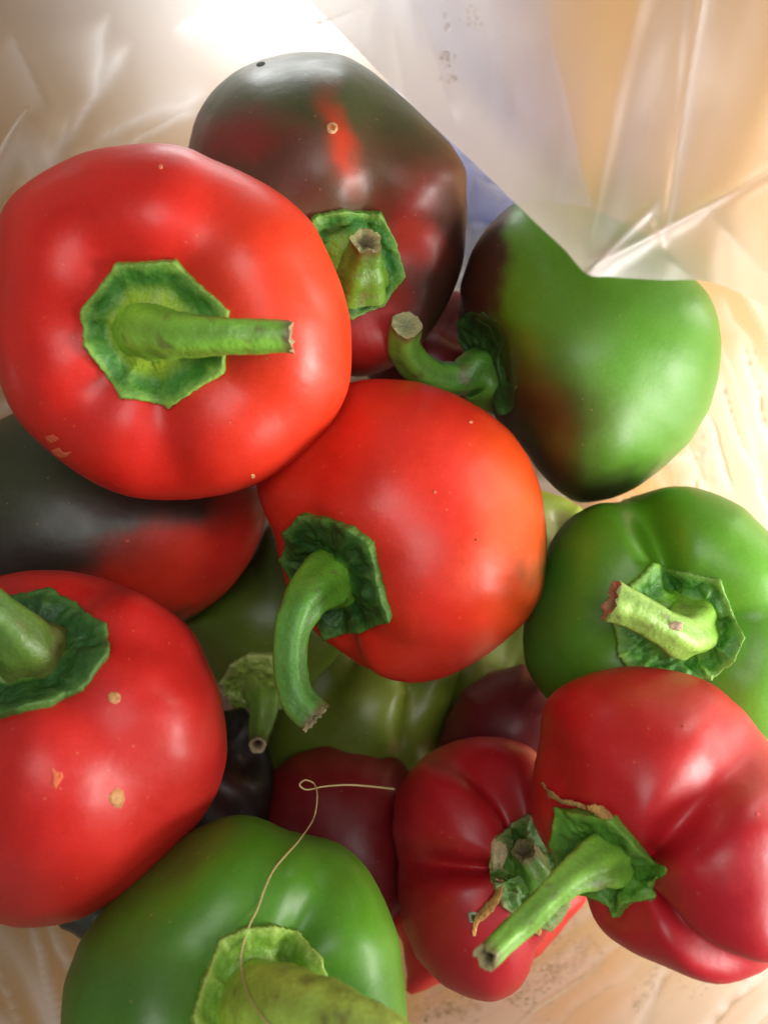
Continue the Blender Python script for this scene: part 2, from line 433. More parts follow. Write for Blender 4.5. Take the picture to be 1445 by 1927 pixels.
def oval(x, y, a, b=None, ang=0, n=10):
    b = b or a; ca, sa = math.cos(math.radians(ang)), math.sin(math.radians(ang))
    return [(x+a*math.cos(t)*ca-b*math.sin(t)*sa, y+a*math.cos(t)*sa+b*math.sin(t)*ca) for t in np.linspace(0, 2*math.pi, n, endpoint=False)]

# 1 big bright red, top left
pepper('large bright red pepper, stem pointing right, topmost at the upper left',
  [(300,268),(355,275),(400,298),(450,320),(500,345),(545,375),(590,420),(620,480),(645,540),(660,600),(664,665),(658,730),(630,790),(590,835),(545,875),(490,910),(430,930),(370,940),(300,942),(240,935),(180,912),(130,880),(80,840),(40,800),(15,760),(0,720),(-15,650),(-20,560),(-12,450),(5,390),(40,350),(90,315),(150,288),(200,275),(250,270)],
  20.5, (-.06, -.04, 1), RED, [(620,560,190,330,0,(.74,.045,.010),.9)], h=.80, dimple=.30, dw=.40, grooves=((-84,.09,16),(-30,.06,16),(58,.07,17),(120,.05,20),(-135,.06,18),(178,.05,20)),  # oranger right side: window light put into the skin colour
  calyx=dict(poly=[(218,492),(332,486),(434,585),(426,704),(322,768),(230,752),(156,652),(148,586)], c=(288,622), collar=.54, coll_h=.24, dark=(.055,.20,.025), light=(.22,.40,.06), mid=(.30,.46,.03), rough=.045, lift=.09),
  stem=dict(nodes=[(272,622,.1,66),(290,625,-.45,52),(340,632,-1.0,42),(410,632,-1.25,36),(480,632,-1.3,33),(548,633,-1.3,31)], colors=((.26,.46,.03),(.19,.42,.04),(.17,.38,.04)), at=(288,622), end=(.42,.34,.18), brown=.10, amp=.03),
  scars=[(oval(303,314,4),.02,(.7,.25,.12)),(oval(476,896,4),.02,(.7,.35,.15)),([(85,822),(100,818),(112,826),(104,832),(92,834)],.006,(.70,.11,.05)),([(96,848),(112,842),(120,852),(136,850),(126,860),(116,862),(104,858)],.006,(.72,.14,.06))])
# 2 dark mottled, top
pepper('dark green brown pepper mottled with red, at the top behind the bright red one',
  [(352,275),(365,225),(395,175),(440,135),(490,112),(550,98),(600,96),(650,103),(700,130),(740,165),(790,210),(850,270),(878,320),(880,400),(875,480),(862,530),(840,580),(810,630),(770,675),(720,700),(670,712),(600,700),(520,660),(450,600),(390,520),(355,430),(345,340)],
  24.5, (.22, -.18, 1), (.085,.040,.018), [(600,130,330,110,8,GRY,.6),(455,262,85,38,10,(.20,.020,.014),1.0),(635,265,24,72,-20,(.48,.040,.012),1.0),(800,400,75,60,-30,(.22,.012,.008),1.0),(850,480,60,150,10,(.06,.02,.012),.7),(560,330,60,60,0,(.10,.035,.022),.6),(700,640,130,80,-20,(.30,.012,.010),.8),(780,470,40,50,0,(.36,.03,.02),.7),(840,560,60,120,30,(.05,.018,.012),.7)],
  h=1.05, dimple=.25, grooves=((75,.07,22),(140,.05,25),(10,.06,25),(-60,.06,25)), mottle_seed=2.,
  calyx=dict(poly=[(590,402),(640,392),(718,395),(746,455),(763,520),(720,575),(660,600),(600,590),(560,520),(560,440)], c=(670,490), collar=.50, coll_h=.2, dark=(.03,.15,.02), light=(.14,.30,.04), mid=(.16,.33,.02), seed=4., rough=.06),
  stem=dict(nodes=[(676,535,.1,56),(680,512,-.3,45),(684,488,-.6,36),(688,466,-.9,30),(690,453,-1.1,29)], at=(670,500), colors=((.12,.26,.02),(.11,.24,.02),(.08,.15,.02)), brown=.30, amp=.10, end=(.36,.36,.16)),
  scars=[(oval(625,241,11),.03,(.50,.32,.16),'scar',(.42,.10,.03)),(oval(491,121,9,4,-15),.02,(.02,.03,.02)),([(470+229,478),(707,484),(703,502),(697,500)],.0,(.6,.6,.3))][:2])
# 3 right green with brown shoulder
pepper('green pepper with a brown shoulder, curved stem pointing left, below the bag flap',
  [(960,385),(920,420),(885,470),(865,530),(860,590),(866,650),(890,720),(935,790),(985,850),(1010,890),(1050,930),(1090,948),(1150,940),(1200,918),(1250,880),(1300,830),(1335,770),(1352,710),(1358,650),(1352,600),(1335,555),(1305,520),(1260,475),(1190,425),(1120,392),(1040,375),(990,374)],
  24.5, (-.86, .02, .42), GRN, [(1260,700,130,220,20,(.12,.33,.03),.9),(890,480,55,220,9,BRN,.34),(990,760,150,95,25,(.058,.044,.012),.9),(1000,900,160,70,30,(.045,.040,.013),.9),(1150,930,150,30,-15,(.04,.03,.015),.8)],  # lighter right side is window light in the colour; browns are the fruit's own
  h=.95, dimple=.25, grooves=((30,.07,20),(120,.08,18),(-60,.06,25)), taper=.05, mottle_seed=5.,
  calyx=dict(poly=[(870,602),(896,597),(922,612),(938,650),(956,720),(952,775),(930,790),(905,760),(880,690),(872,640)], c=(912,690), collar=.30, coll_h=.10, lift=.14, dark=(.018,.07,.012), light=(.06,.16,.03), mid=(.07,.20,.02), seed=6., rough=.05),
  stem=dict(nodes=[(945,725,.3,58),(918,715,-.1,55),(895,700,-.4,44),(862,712,-.6,32),(818,708,-.8,31),(778,682,-1.2,31),(758,645,-1.8,31),(765,612,-2.4,30)], at=(905,700), colors=((.10,.27,.02),(.08,.25,.03),(.14,.30,.03)), amp=.05, brown=.08, end=(.34,.36,.18), endd=(.24,.28,.15), hollow=.05),
  scars=[])
# 4 centre red with long curved stem
pepper('orange red pepper in the centre with a long stem curving downwards',
  [(735,712),(790,718),(850,738),(910,770),(960,810),(995,860),(1018,920),(1028,990),(1030,1060),(1020,1120),(990,1170),(940,1215),(890,1250),(840,1275),(780,1287),(730,1280),(680,1255),(630,1220),(590,1190),(558,1150),(535,1090),(515,1010),(490,960),(480,910),(510,840),(570,770),(650,722),(695,712)],
  23.0, (-.52, -.34, .78), (.64,.024,.010), [(990,980,90,200,0,ORG,.9),(1035,1075,32,85,-5,(.07,.07,.012),.7)],  # orange blob puts the window light on its right into the colour
  h=.95, dimple=.24, grooves=((-70,.09,17),(-20,.05,18),(40,.05,20),(100,.06,20),(180,.05,22)), mottle_seed=8.,
  calyx=dict(poly=[(572,962),(620,972),(668,988),(706,1018),(718,1075),(741,1160),(690,1188),(622,1188),(596,1140),(560,1100),(540,1045),(545,990)], c=(630,1080), collar=.33, coll_h=.22, lift=.14, rim=.10, dark=(.018,.075,.012), light=(.08,.20,.03), mid=(.12,.32,.02), seed=9., rough=.07),
  stem=dict(nodes=[(640,1088,.2,58),(612,1095,-.5,56),(580,1120,-1.1,44),(556,1165,-1.5,35),(545,1220,-1.6,33),(549,1280,-1.6,32),(566,1325,-1.7,33),(592,1352,-1.8,33)], at=(630,1085), colors=((.17,.38,.02),(.09,.27,.03),(.08,.22,.04)), amp=.06, brown=.07, end=(.42,.38,.22), endd=(.15,.13,.06), hollow=.1),
  scars=[(oval(895,1016,2.6),.01,(.35,.05,.02)),(oval(818,926,3),.015,(.75,.2,.1)),(oval(886,794,4,2.5),.012,(.75,.25,.15))])
# 5 dark and red under the first two, left
pepper('dark green pepper turning red below, wedged between the two big reds on the left',
  [(500,950),(498,1000),(472,1060),(430,1115),(370,1162),(300,1190),(200,1200),(50,1190),(-80,1150),(-150,1050),(-160,930),(-100,850),(-10,792),(40,770),(150,760),(300,770),(420,830),(480,890)],
  26.0, (-.8, .1, .2), (.032,.036,.014), [(330,1065,210,85,-12,(.66,.030,.012),.35),(450,1010,70,110,10,(.50,.018,.010),.6),(60,1050,180,50,0,(.022,.016,.010),.8),(300,950,150,45,5,(.050,.022,.014),.7)],
  h=1.0, grooves=((20,.06,20),(100,.08,20),(-70,.05,25)), mottle_seed=12., scars=[(oval(241,1018,5,3),.012,(.55,.10,.06))])
# 6 lower left red
pepper('big red pepper with corky tan dots, cut off by the left edge of the photo',
  [(0,1082),(60,1072),(130,1073),(200,1088),(270,1118),(330,1155),(370,1195),(395,1250),(415,1300),(427,1370),(428,1430),(412,1490),(380,1545),(330,1600),(280,1650),(220,1695),(160,1730),(100,1745),(40,1748),(0,1740),(-80,1720),(-150,1650),(-190,1550),(-200,1420),(-190,1280),(-140,1160),(-70,1100)],
  20.0, (-.12, .42, .86), (.52,.016,.012), [], h=.95, dimple=.22, grooves=((-40,.07,18),(-98,.07,18),(12,.05,19),(62,.06,18),(170,.05,24)), mottle_seed=14.,
  calyx=dict(poly=[(8,1128),(95,1112),(150,1145),(206,1182),(210,1235),(160,1300),(95,1332),(0,1355),(-90,1330),(-130,1240),(-90,1150)], c=(45,1235), collar=.42, coll_h=.2, dark=(.022,.09,.015), light=(.07,.17,.03), mid=(.16,.30,.03), seed=15., rough=.05),
  stem=dict(nodes=[(62,1240,.15,80),(48,1222,-.35,64),(20,1190,-.8,52),(-25,1150,-1.2,44),(-80,1110,-1.5,42)], at=(45,1235), colors=((.14,.13,.03),(.08,.15,.02),(.05,.14,.02)), amp=.05),
  scars=[([(203,1308),(209,1302),(222,1303),(228,1309),(226,1320),(217,1325),(206,1321)],.014,(.50,.25,.10)),([(204,1499),(212,1488),(222,1481),(232,1488),(236,1504),(228,1521),(217,1520),(208,1512)],.016,(.45,.20,.08),'scar',(.52,.29,.12)),([(97,1441),(106,1452),(118,1453),(120,1463),(112,1474),(107,1484),(98,1478),(101,1462)],.015,(.66,.14,.06))])
# 8 bottom green
pepper('green pepper at the bottom with a thick stem, tan thread lying over it',
  [(300,1605),(350,1565),(400,1541),(450,1532),(500,1540),(545,1562),(590,1570),(640,1585),(690,1630),(725,1690),(750,1760),(762,1850),(768,1927),(760,2020),(700,2120),(600,2200),(450,2230),(300,2200),(180,2120),(120,2010),(113,1927),(120,1850),(150,1770),(200,1700),(250,1650)],
  19.5, (.02, -.25, .95), (.065,.205,.008), [(290,1630,150,38,-38,(.06,.10,.012),.9),(260,1850,150,110,0,(.060,.15,.020),.9),(690,1700,60,110,-20,(.12,.34,.02),.9)],
  h=.90, dimple=.26, grooves=((66,.12,17),(10,.06,22),(150,.06,22),(-60,.06,22)), mottle_seed=17.,
  calyx=dict(poly=[(412,1765),(455,1742),(510,1736),(562,1748),(606,1800),(636,1876),(620,1960),(560,2030),(470,2060),(390,2010),(356,1918),(378,1840)], c=(495,1885), collar=.50, coll_h=.22, dark=(.15,.31,.03), light=(.30,.44,.07), mid=(.20,.30,.03), seed=18., rough=.05),
  stem=dict(nodes=[(480,1905,.1,98),(515,1898,-.7,80),(570,1903,-1.5,72),(640,1934,-2.1,68),(710,1968,-2.5,66),(785,2020,-2.7,64)], at=(495,1885), colors=((.26,.40,.03),(.31,.46,.06),(.32,.44,.08)), amp=.03),
  scars=[])
# 9 green right
pepper('lobed green pepper with an open six sided calyx, right edge above the red one',
  [(1250,915),(1300,915),(1350,930),(1400,955),(1445,1000),(1500,1060),(1530,1150),(1535,1250),(1510,1340),(1450,1392),(1380,1415),(1280,1420),(1180,1400),(1080,1360),(1022,1312),(990,1260),(982,1210),(985,1165),(1000,1110),(1020,1055),(1040,1010),(1075,970),(1120,946),(1170,940),(1215,926)],
  23.8, (.02, .02, 1), (.09,.26,.008), [(1010,1150,90,190,0,(.05,.14,.014),.9),(1420,1130,140,240,0,(.13,.36,.025),.9)], h=.84, dimple=.28, dw=.38, grooves=((108,.24,12),(12,.08,20),(200,.07,20),(-75,.08,20)), mottle_seed=20.,  # darker left and lighter right: side light put into the skin colour
  calyx=dict(poly=[(1216,1064),(1290,1072),(1355,1087),(1376,1140),(1402,1203),(1385,1245),(1341,1281),(1270,1290),(1190,1275),(1160,1235),(1150,1170),(1180,1100)], c=(1288,1178), collar=.50, coll_h=.20, lift=.12, rim=.07, dark=(.06,.22,.025), light=(.20,.42,.06), mid=(.17,.42,.02), seed=21., rough=.09),
  stem=dict(nodes=[(1296,1170,.1,62),(1294,1185,-.5,50),(1280,1196,-1.1,42),(1245,1178,-1.6,34),(1205,1154,-1.8,34),(1170,1138,-1.9,37),(1150,1130,-1.9,41)], at=(1288,1178), colors=((.17,.40,.02),(.24,.42,.07),(.26,.42,.08)), amp=.07, end=(.42,.28,.16), endd=(.12,.16,.05), brown=.07, hollow=.5),
  scars=[])
# 10 bottom right red
pepper('large crimson lobed pepper at the lower right with a long stem and dried petals',
  [(1012,1380),(1014,1345),(1030,1312),(1070,1281),(1120,1262),(1180,1251),(1240,1255),(1300,1268),(1350,1290),(1400,1335),(1445,1395),(1500,1470),(1535,1560),(1535,1650),(1512,1740),(1475,1800),(1440,1825),(1400,1845),(1350,1856),(1300,1846),(1250,1822),(1190,1795),(1140,1762),(1112,1725),(1098,1680),(1060,1640),(1020,1590),(998,1540),(998,1480),(1006,1420)],
  19.6, (-.62, -.22, .72), (.44,.010,.018), [(1200,1400,260,140,0,(.50,.014,.013),.9)], solve_axis=False, h=1.0, dimple=.30, dw=.40, grooves=((62,.19,13),(-28,.18,13),(135,.03,16),(-110,.08,18)), mottle_seed=23.,
  calyx=dict(poly=[(1050,1518),(1088,1520),(1160,1534),(1198,1580),(1239,1625),(1228,1696),(1190,1700),(1165,1728),(1148,1698),(1100,1672),(1062,1640),(1046,1575)], c=(1140,1612), collar=.34, coll_h=.22, lift=.12, rim=.09, dark=(.07,.21,.02), light=(.15,.33,.04), mid=(.14,.34,.02), seed=24., rough=.07),
  stem=dict(nodes=[(1150,1608,.2,58),(1128,1618,-.5,48),(1100,1635,-.9,40),(1065,1658,-1.2,30),(1020,1700,-1.4,26),(965,1752,-1.6,25),(914,1802,-2.3,23)], at=(1140,1612), colors=((.20,.42,.04),(.20,.42,.05),(.15,.33,.04)), amp=.08, end=(.42,.36,.18), endd=(.02,.02,.01), brown=.06, hollow=.6),
  scars=[(oval(1285,1366,4),.012,(.65,.06,.05)),(oval(1192,1434,4),.012,(.65,.06,.05)),(oval(1425,1532,4),.012,(.70,.10,.10))])
# 11 bottom middle red
pepper('crimson pepper with a scabbed brown calyx, under the long stem of the lower right one',
  [(770,1450),(800,1420),(850,1395),(900,1385),(950,1388),(1000,1405),(1045,1450),(1080,1530),(1092,1610),(1075,1690),(1035,1750),(1010,1790),(1002,1830),(975,1868),(930,1887),(880,1880),(830,1855),(780,1802),(756,1740),(748,1680),(748,1620),(735,1560),(742,1495)],
  24.5, (.38, -.02, .9), (.38,.010,.016), [], h=.95, dimple=.14, grooves=((175,.22,9),(118,.14,12),(-90,.06,20),(-20,.06,20),(40,.06,20)), mottle_seed=26.,
  calyx=dict(poly=[(992,1530),(962,1548),(930,1575),(918,1620),(926,1670),(940,1705),(985,1740),(1030,1748),(1062,1700),(1070,1640),(1055,1580),(1020,1545)], c=(992,1640), collar=.42, coll_h=.14, lift=.09, dark=(.06,.17,.02), light=(.22,.24,.08), mid=(.08,.18,.02), seed=27., rough=.10),
  stem=dict(nodes=[(1000,1640,.1,40),(1000,1630,-.3,30),(992,1612,-.6,24),(985,1600,-.8,22)], at=(992,1640), colors=((.08,.2,.02),(.08,.2,.02),(.08,.16,.02)), end=(.2,.2,.08), amp=.12),
  scars=[([(880,1718),(888,1714),(897,1718),(900,1728),(894,1737),(883,1735)],.06,(.30,.38,.26),'scar',(.04,.06,.03)),([(934,1570),(946,1578),(952,1600),(946,1622),(952,1645),(944,1668),(932,1660),(926,1640),(922,1610),(924,1585)],.17,(.48,.38,.22),'scab')])
# 12 red behind the film at the bottom
pepper('red pepper mostly hidden beneath the scabbed one, pressed against the plastic film',
  [(735,1740),(735,1640),(860,1610),(980,1600),(1080,1620),(1108,1665),(1105,1700),(1060,1750),(1015,1800),(950,1835),(870,1850),(800,1862),(775,1885),(764,1860),(758,1780)],
  28.5, (.5, .5, .2), (.62,.03,.025), [], grooves=((30,.1,20),(150,.1,20)), mottle_seed=28.)
# 13 dark red deep
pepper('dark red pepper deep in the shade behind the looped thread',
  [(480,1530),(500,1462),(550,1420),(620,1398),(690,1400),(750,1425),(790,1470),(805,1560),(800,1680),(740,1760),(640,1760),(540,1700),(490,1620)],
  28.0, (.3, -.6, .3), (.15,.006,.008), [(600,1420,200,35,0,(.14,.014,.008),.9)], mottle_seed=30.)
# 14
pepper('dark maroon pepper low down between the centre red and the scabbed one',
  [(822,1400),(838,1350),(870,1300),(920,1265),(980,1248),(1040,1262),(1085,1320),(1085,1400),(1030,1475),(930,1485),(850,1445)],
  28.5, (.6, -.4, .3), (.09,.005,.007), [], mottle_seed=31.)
# 15 green with stem pointing down
pepper('olive green pepper in the middle gap with a pale calyx and short stem pointing down',
  [(335,1175),(400,1110),(470,1050),(500,985),(560,960),(650,1010),(680,1120),(650,1220),(590,1290),(520,1335),(450,1330),(410,1290),(380,1230)],
  28.5, (-.20, -.70, .62), (.085,.14,.012), [(480,1050,130,90,0,(.03,.06,.010),.9)], dimple=.15, mottle_seed=33.,
  calyx=dict(poly=[(440,1242),(470,1226),(516,1228),(534,1275),(528,1325),(500,1345),(462,1338),(430,1312),(418,1275)], c=(484,1290), collar=.35, coll_h=.2, lift=.12, dark=(.22,.34,.05), light=(.44,.56,.17), mid=(.2,.3,.05), seed=34., rough=.10),
  stem=dict(nodes=[(494,1300,.2,40),(497,1325,-.3,28),(495,1355,-.5,24),(488,1385,-.9,19),(485,1402,-1.4,16)], at=(484,1290), colors=((.14,.24,.03),(.10,.20,.02),(.09,.17,.02)), end=(.42,.34,.20), endd=(.04,.02,.01), hollow=.5))
# 16 long green
pepper('smooth mid green pepper lying in the bottom of the gap under the centre red one',
  [(485,1400),(500,1290),(560,1190),(680,1150),(800,1180),(880,1250),(860,1330),(825,1400),(810,1450),(740,1500),(620,1530),(510,1500)],
  30.5, (.2, .8, .2), (.075,.105,.009), [(740,1310,60,120,-40,(.15,.20,.02),.6)], grooves=((-60,.16,12),(-120,.10,14)), mottle_seed=35.)
# 17 olive
pepper('olive green pepper between the centre red and the right green one, low down',
  [(790,1320),(830,1240),(920,1160),(1010,1120),(1080,1160),(1090,1260),(1050,1340),(960,1470),(860,1490),(780,1460),(770,1380)],
  31.5, (.2, .5, .5), (.09,.115,.012), [], mottle_seed=36.)
# 18 nearly black
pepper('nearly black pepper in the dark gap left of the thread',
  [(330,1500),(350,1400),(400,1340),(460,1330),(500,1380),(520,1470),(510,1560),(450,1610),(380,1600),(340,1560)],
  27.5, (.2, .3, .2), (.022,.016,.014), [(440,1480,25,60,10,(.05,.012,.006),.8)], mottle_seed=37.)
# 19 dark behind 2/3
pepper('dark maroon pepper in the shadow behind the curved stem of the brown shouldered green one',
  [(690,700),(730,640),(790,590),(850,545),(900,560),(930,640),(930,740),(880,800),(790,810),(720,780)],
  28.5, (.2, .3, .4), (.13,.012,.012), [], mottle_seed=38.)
# 20 pale green sliver
pepper('pale yellow green pepper peeping out between the centre red and both right green ones',
  [(960,960),(985,925),(1010,918),(1060,935),(1095,955),(1100,1010),(1070,1070),(1010,1090),(965,1040)],
  29.0, (.2, .3, .8), (.33,.44,.05), [(1040,985,40,34,0,(.30,.30,.10),.3)], nu=70, nv=96, mottle_seed=39.)
# 21 dark sliver at the lower left
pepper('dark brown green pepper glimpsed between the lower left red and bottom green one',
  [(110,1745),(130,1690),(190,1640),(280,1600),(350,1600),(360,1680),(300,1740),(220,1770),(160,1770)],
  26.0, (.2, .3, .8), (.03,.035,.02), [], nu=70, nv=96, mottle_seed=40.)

# ------------------------------------------------------------------ dried petals, on the lower right pepper
peppers = [o for o in col.objects if o.type == 'EMPTY' and o.name.startswith('pepper')]
def petal(root, path, wid, d0, colr, name='dried_petal', seed=0.):
    """crumpled papery strip following (px, py, depth, twist)"""
    pts = spline([P(x, y, d) for (x, y, d) in path], 26); T = np.gradient(pts, axis=0); T /= np.linalg.norm(T, axis=1, keepdims=True)
    V = []; n = 9
    for i in range(26):
        a = seed+i*.16; s = unit(np.cross(T[i], np.array([math.sin(a)*.6, math.cos(a)*.6, 1.0]))); b = np.cross(T[i], s)
        wd = wid*(.35+.65*math.sin(math.pi*min(.97, (i+1.5)/27)))*(1+.35*mnoise.noise(Vector((i*.5, seed, 0))))
        for k in range(n):
            u = (k/(n-1)-.5)*2; V.append(pts[i]+s*u*wd+b*(wd*.5*u*u+.03*mnoise.noise(Vector((i*.7, k*.9, seed)))))
    V = np.array(V); o0 = np.array(root.location)/CM
    nz = fbm(V, 3., 3, seed); C = np.array(colr)*(1+.5*nz)[:, None]
    me = make_mesh(name, V-o0, grid_faces(26, n, False), np.clip(C, 0, 1)); o = link(name, me, M_dry, root)
    md = o.modifiers.new('thickness', 'SOLIDIFY'); md.thickness = .015; return o
def by_label(s): return next(o for o in peppers if s in o['label'])
r10 = by_label('large crimson lobed'); r11 = by_label('scabbed brown calyx'); r9 = by_label('six sided')
def dsurf(px, py, up=.08):
    best = 99
    for b in ALL:
        h = ray(b, px, py)[0]
        if h is not None: best = min(best, CAMZ-h[2])
    return best-up
petal(r10, [(1022,1472,dsurf(1022,1472)), (1034,1492,dsurf(1034,1492,.12)), (1052,1510,dsurf(1052,1510,.2)), (1080,1515,dsurf(1080,1515,.2)), (1100,1520,dsurf(1100,1520,.2))], .09, 0, (.42,.25,.09), seed=1.)
petal(r10, [(1106,1524,dsurf(1106,1524,.25)), (1125,1534,dsurf(1125,1534,.28)), (1150,1542,dsurf(1150,1542,.25))], .17, 0, (.55,.30,.10), seed=2.)
petal(r10, [(1050,1630,dsurf(1062,1658,.5)), (1062,1628,dsurf(1062,1658,.6)), (1072,1620,dsurf(1075,1650,.7))], .10, 0, (.50,.30,.12), seed=3.)
petal(r11, [(945,1655,dsurf(945,1655,.2)), (932,1690,dsurf(932,1690,.25)), (915,1712,dsurf(915,1712,.2)), (898,1735,dsurf(898,1735,.2)), (893,1762,dsurf(893,1762,.1))], .12, 0, (.45,.24,.07), seed=4.)
petal(r11, [(1000,1738,dsurf(1000,1738,.2)), (1018,1752,dsurf(1018,1752,.2)), (1020,1772,dsurf(1020,1772,.1))], .13, 0, (.32,.20,.06), seed=5.)
petal(r9, [(1262,1196,dsurf(1288,1178,1.9)), (1272,1184,dsurf(1288,1178,2.02)), (1284,1182,dsurf(1288,1178,2.0))], .16, 0, (.72,.52,.34), name='scab', seed=6.)

# ------------------------------------------------------------------ thread
tp = [(742,1485,22.9),(700,1480,22.7),(655,1477,22.4),(610,1480,22.2),(578,1486,22.1),(564,1477,22.05),(575,1468,22.0),(592,1476,22.0),(597,1500,21.6),(590,1540,None),(562,1582,None),(520,1630,None),(500,1668,None),(485,1710,None),(468,1745,None),(455,1790,None),(455,1825,None),(466,1870,None),(490,1910,None),(520,1940,None)]
tpts = []
def dmesh(px, py):
    """depth of the nearest pepper part at a pixel"""
    best = 99
    for r in peppers:
        if 'at the bottom with a thick stem' not in r['label']: continue
        for o in r.children:
            b = cache.get(o.name)
            if b is None:
                o0 = np.array(r.location)/CM
                b = BVHTree.FromPolygons([tuple(np.array(v.co)+o0) for v in o.data.vertices], [tuple(p.vertices) for p in o.data.polygons]); cache[o.name] = b
            h = ray(b, px, py)[0]
            if h is not None: best = min(best, CAMZ-h[2])
    return best
cache = {}
for (x, y, d) in tp:
    tpts.append(P(x, y, d if d else min(21.5, dmesh(x, y)-(.13 if y > 1760 else .05))))
ts = spline(tpts, 240)
k = np.arange(-3, 4); 
for j in range(100, 237):
    pass
V, T = tube(ts, .019+.006*np.sin(np.linspace(0, 19, 240))*np.cos(np.linspace(0, 7, 240)), 8)
th0 = ts[120]
th = link('thread', make_mesh('thread', V.reshape(-1, 3)-th0, grid_faces(240, 8, True), np.tile((.50, .40, .17), (240*8, 1))), M_thread, None, th0)
th['label'] = 'thin tan looped thread lying across the bottom green pepper'; th['category'] = 'thread'

# ------------------------------------------------------------------ the plastic bag
def vnoise(x, y, seed):
    r = np.random.default_rng(seed); G = r.random((256, 256))
    xi, yi = np.floor(x).astype(int), np.floor(y).astype(int); fx, fy = x-xi, y-yi
    fx, fy = fx*fx*(3-2*fx), fy*fy*(3-2*fy)
    g = lambda a, b: G[a % 256, b % 256]
    return (g(xi, yi)*(1-fx)+g(xi+1, yi)*fx)*(1-fy)+(g(xi, yi+1)*(1-fx)+g(xi+1, yi+1)*fx)*fy
def folds(X, Y, ang, seed, sc_=1.0):
    """sharp pleats running along ang (degrees) in the XY plane"""
    ca, sa = math.cos(math.radians(ang)), math.sin(math.radians(ang))
    u, v = X*ca+Y*sa, -X*sa+Y*ca
    w_ = vnoise(u*.12, v*.25, seed)*2.2
    n = vnoise(u*.10*sc_, (v+w_)*.75*sc_, seed+1); n2 = vnoise(u*.16*sc_, (v+w_)*1.9*sc_, seed+2)
    return (1-np.abs(2*n-1))**3*.75+(1-np.abs(2*n2-1))**3*.10
na = 1000
TH = np.linspace(0, 2*math.pi, na, endpoint=False)
rs = np.concatenate([np.linspace(.02, .79, 150), np.linspace(.80, 1.30, 230)])
r1 = 1/((np.abs(np.cos(TH)/12.4)**3.2+np.abs(np.sin(TH)/14.9)**3.2)**(1/3.2))
ra = np.repeat(rs[:, None], na, 1); X = ra*r1*np.cos(TH); Y = ra*r1*np.sin(TH)-.3
wall = np.clip(ra-.80, 0, 2)
Z = 1.0+95*wall**1.5
cap = 24-9*sstep(5, 11, X)
Z = np.where(Z > cap, cap+(Z-cap)*.15, Z)
gx, gy, _ = proj(np.stack([X, Y, np.minimum(Z, 22)], -1)); U, Vv = (gx-CX)/56, (CY-gy)/56      # pleat coordinates on the film
ctrl = [((12, 5), -68, 11), ((6, -14), 35, 21), ((-11, -14), -65, 31), ((-9, 14), 60, 41), ((2, 15), 95, 51), ((11, 14), 80, 61), ((0, 0), 20, 71)]
W = []; Fd = []
for (p, a, sd) in ctrl:
    W.append(1/((U-p[0])**2+(Vv-p[1])**2+2)**3.2); Fd.append(folds(U, Vv, a, sd))
W = np.array(W); W /= W.sum(0); fold = (W*np.array(Fd)).sum(0)
Z = Z+fold*.28*sstep(.45, .9, ra)
layers_glow = np.clip((fold-.30)*2.6, 0, 1)*(.7-.4*sstep(1100, 1250, gx)*sstep(560, 650, gy))+.25*sstep(.9, 1.3, ra)*vnoise(U*.3, Vv*.3, 5)
layers_glow *= 1-.65*sstep(900, 1050, gx)*sstep(560, 480, gy)
layers_glow *= 1-.35*sstep(1600, 1750, gy)
layers_glow += .36*sstep(1600, 1750, gy)*sstep(600, 800, gx)
layers_glow += .24*sstep(900, 650, gx)*sstep(500, 150, gy)+.30*np.exp(-((gx-590)/260)**2)*sstep(330, 60, gy)+.42*sstep(1230, 1350, gx)*sstep(600, 750, gy)*sstep(1150, 1000, gy)  # top-centre glow and right-hand brightness put into the opacity as extra white
for (a, b, wd, hgt, la) in [((1285,820),(1350,960),7,.20,.5),((1318,760),(1385,930),10,.3,.7),((1345,700),(1440,960),6,.2,.5),((1390,640),(1450,860),9,.25,.6),((1350,560),(1470,760),14,.2,.4),((1300,880),(1330,1000),12,.25,.5),((1200,880),(1330,850),10,.2,.5),
        ((850,1940),(1110,1765),13,.30,.75),((920,1940),(1130,1790),7,.25,.6),((1000,1940),(1210,1800),9,.2,.3),((1180,1940),(1250,1810),16,.25,.45),((1290,1940),(1450,1800),20,.35,.6),((1370,1950),(1470,1850),10,.3,.5),((780,1880),(860,1820),10,.2,.5),((770,1930),(850,1880),8,.2,.5),
        ((60,1735),(128,1950),9,.3,.85),((-20,1770),(70,1960),5,.2,.5),((96,1740),(150,1820),6,.2,.5),((-10,1880),(40,1960),20,.3,.6),
        ((255,90),(100,330),12,.30,.55),((135,220),(105,330),8,.2,.5),((375,215),(255,275),5,.3,.8),((400,180),(180,270),22,.3,.45),((210,30),(190,180),26,.3,.35),((25,60),(95,210),18,.3,.35),((330,60),(420,10),14,.2,.4),((-20,330),(60,200),12,.3,.3),
        ((430,40),(520,90),12,.3,.4),((560,70),(690,20),10,.3,.4),((700,10),(690,110),8,.3,.5),((900,330),(960,372),7,.2,.7),((885,300),(930,330),5,.2,.6)]:
    a_, b_ = np.array(a, float), np.array(b, float); L_ = np.hypot(*(b_-a_)); dx, dy = (b_-a_)/L_
    s_ = (gx-a_[0])*dx+(gy-a_[1])*dy; q_ = -(gx-a_[0])*dy+(gy-a_[1])*dx+14*(vnoise(s_*.02, s_*0+a[0], 140)-.5)
    m_ = sstep(-15, 40, s_)*sstep(L_+15, L_-40, s_); wv_ = wd*(.45+.9*vnoise(s_*.014, q_*0+a[1], 141))
    e_ = np.where(q_ > 0, np.exp(-q_/wv_*.6), np.exp(q_/wv_*2.6))*m_
    Z += hgt*e_; layers_glow += 1.3*la*e_  # each pleat's highlight is whitened into the opacity, besides its doubled film
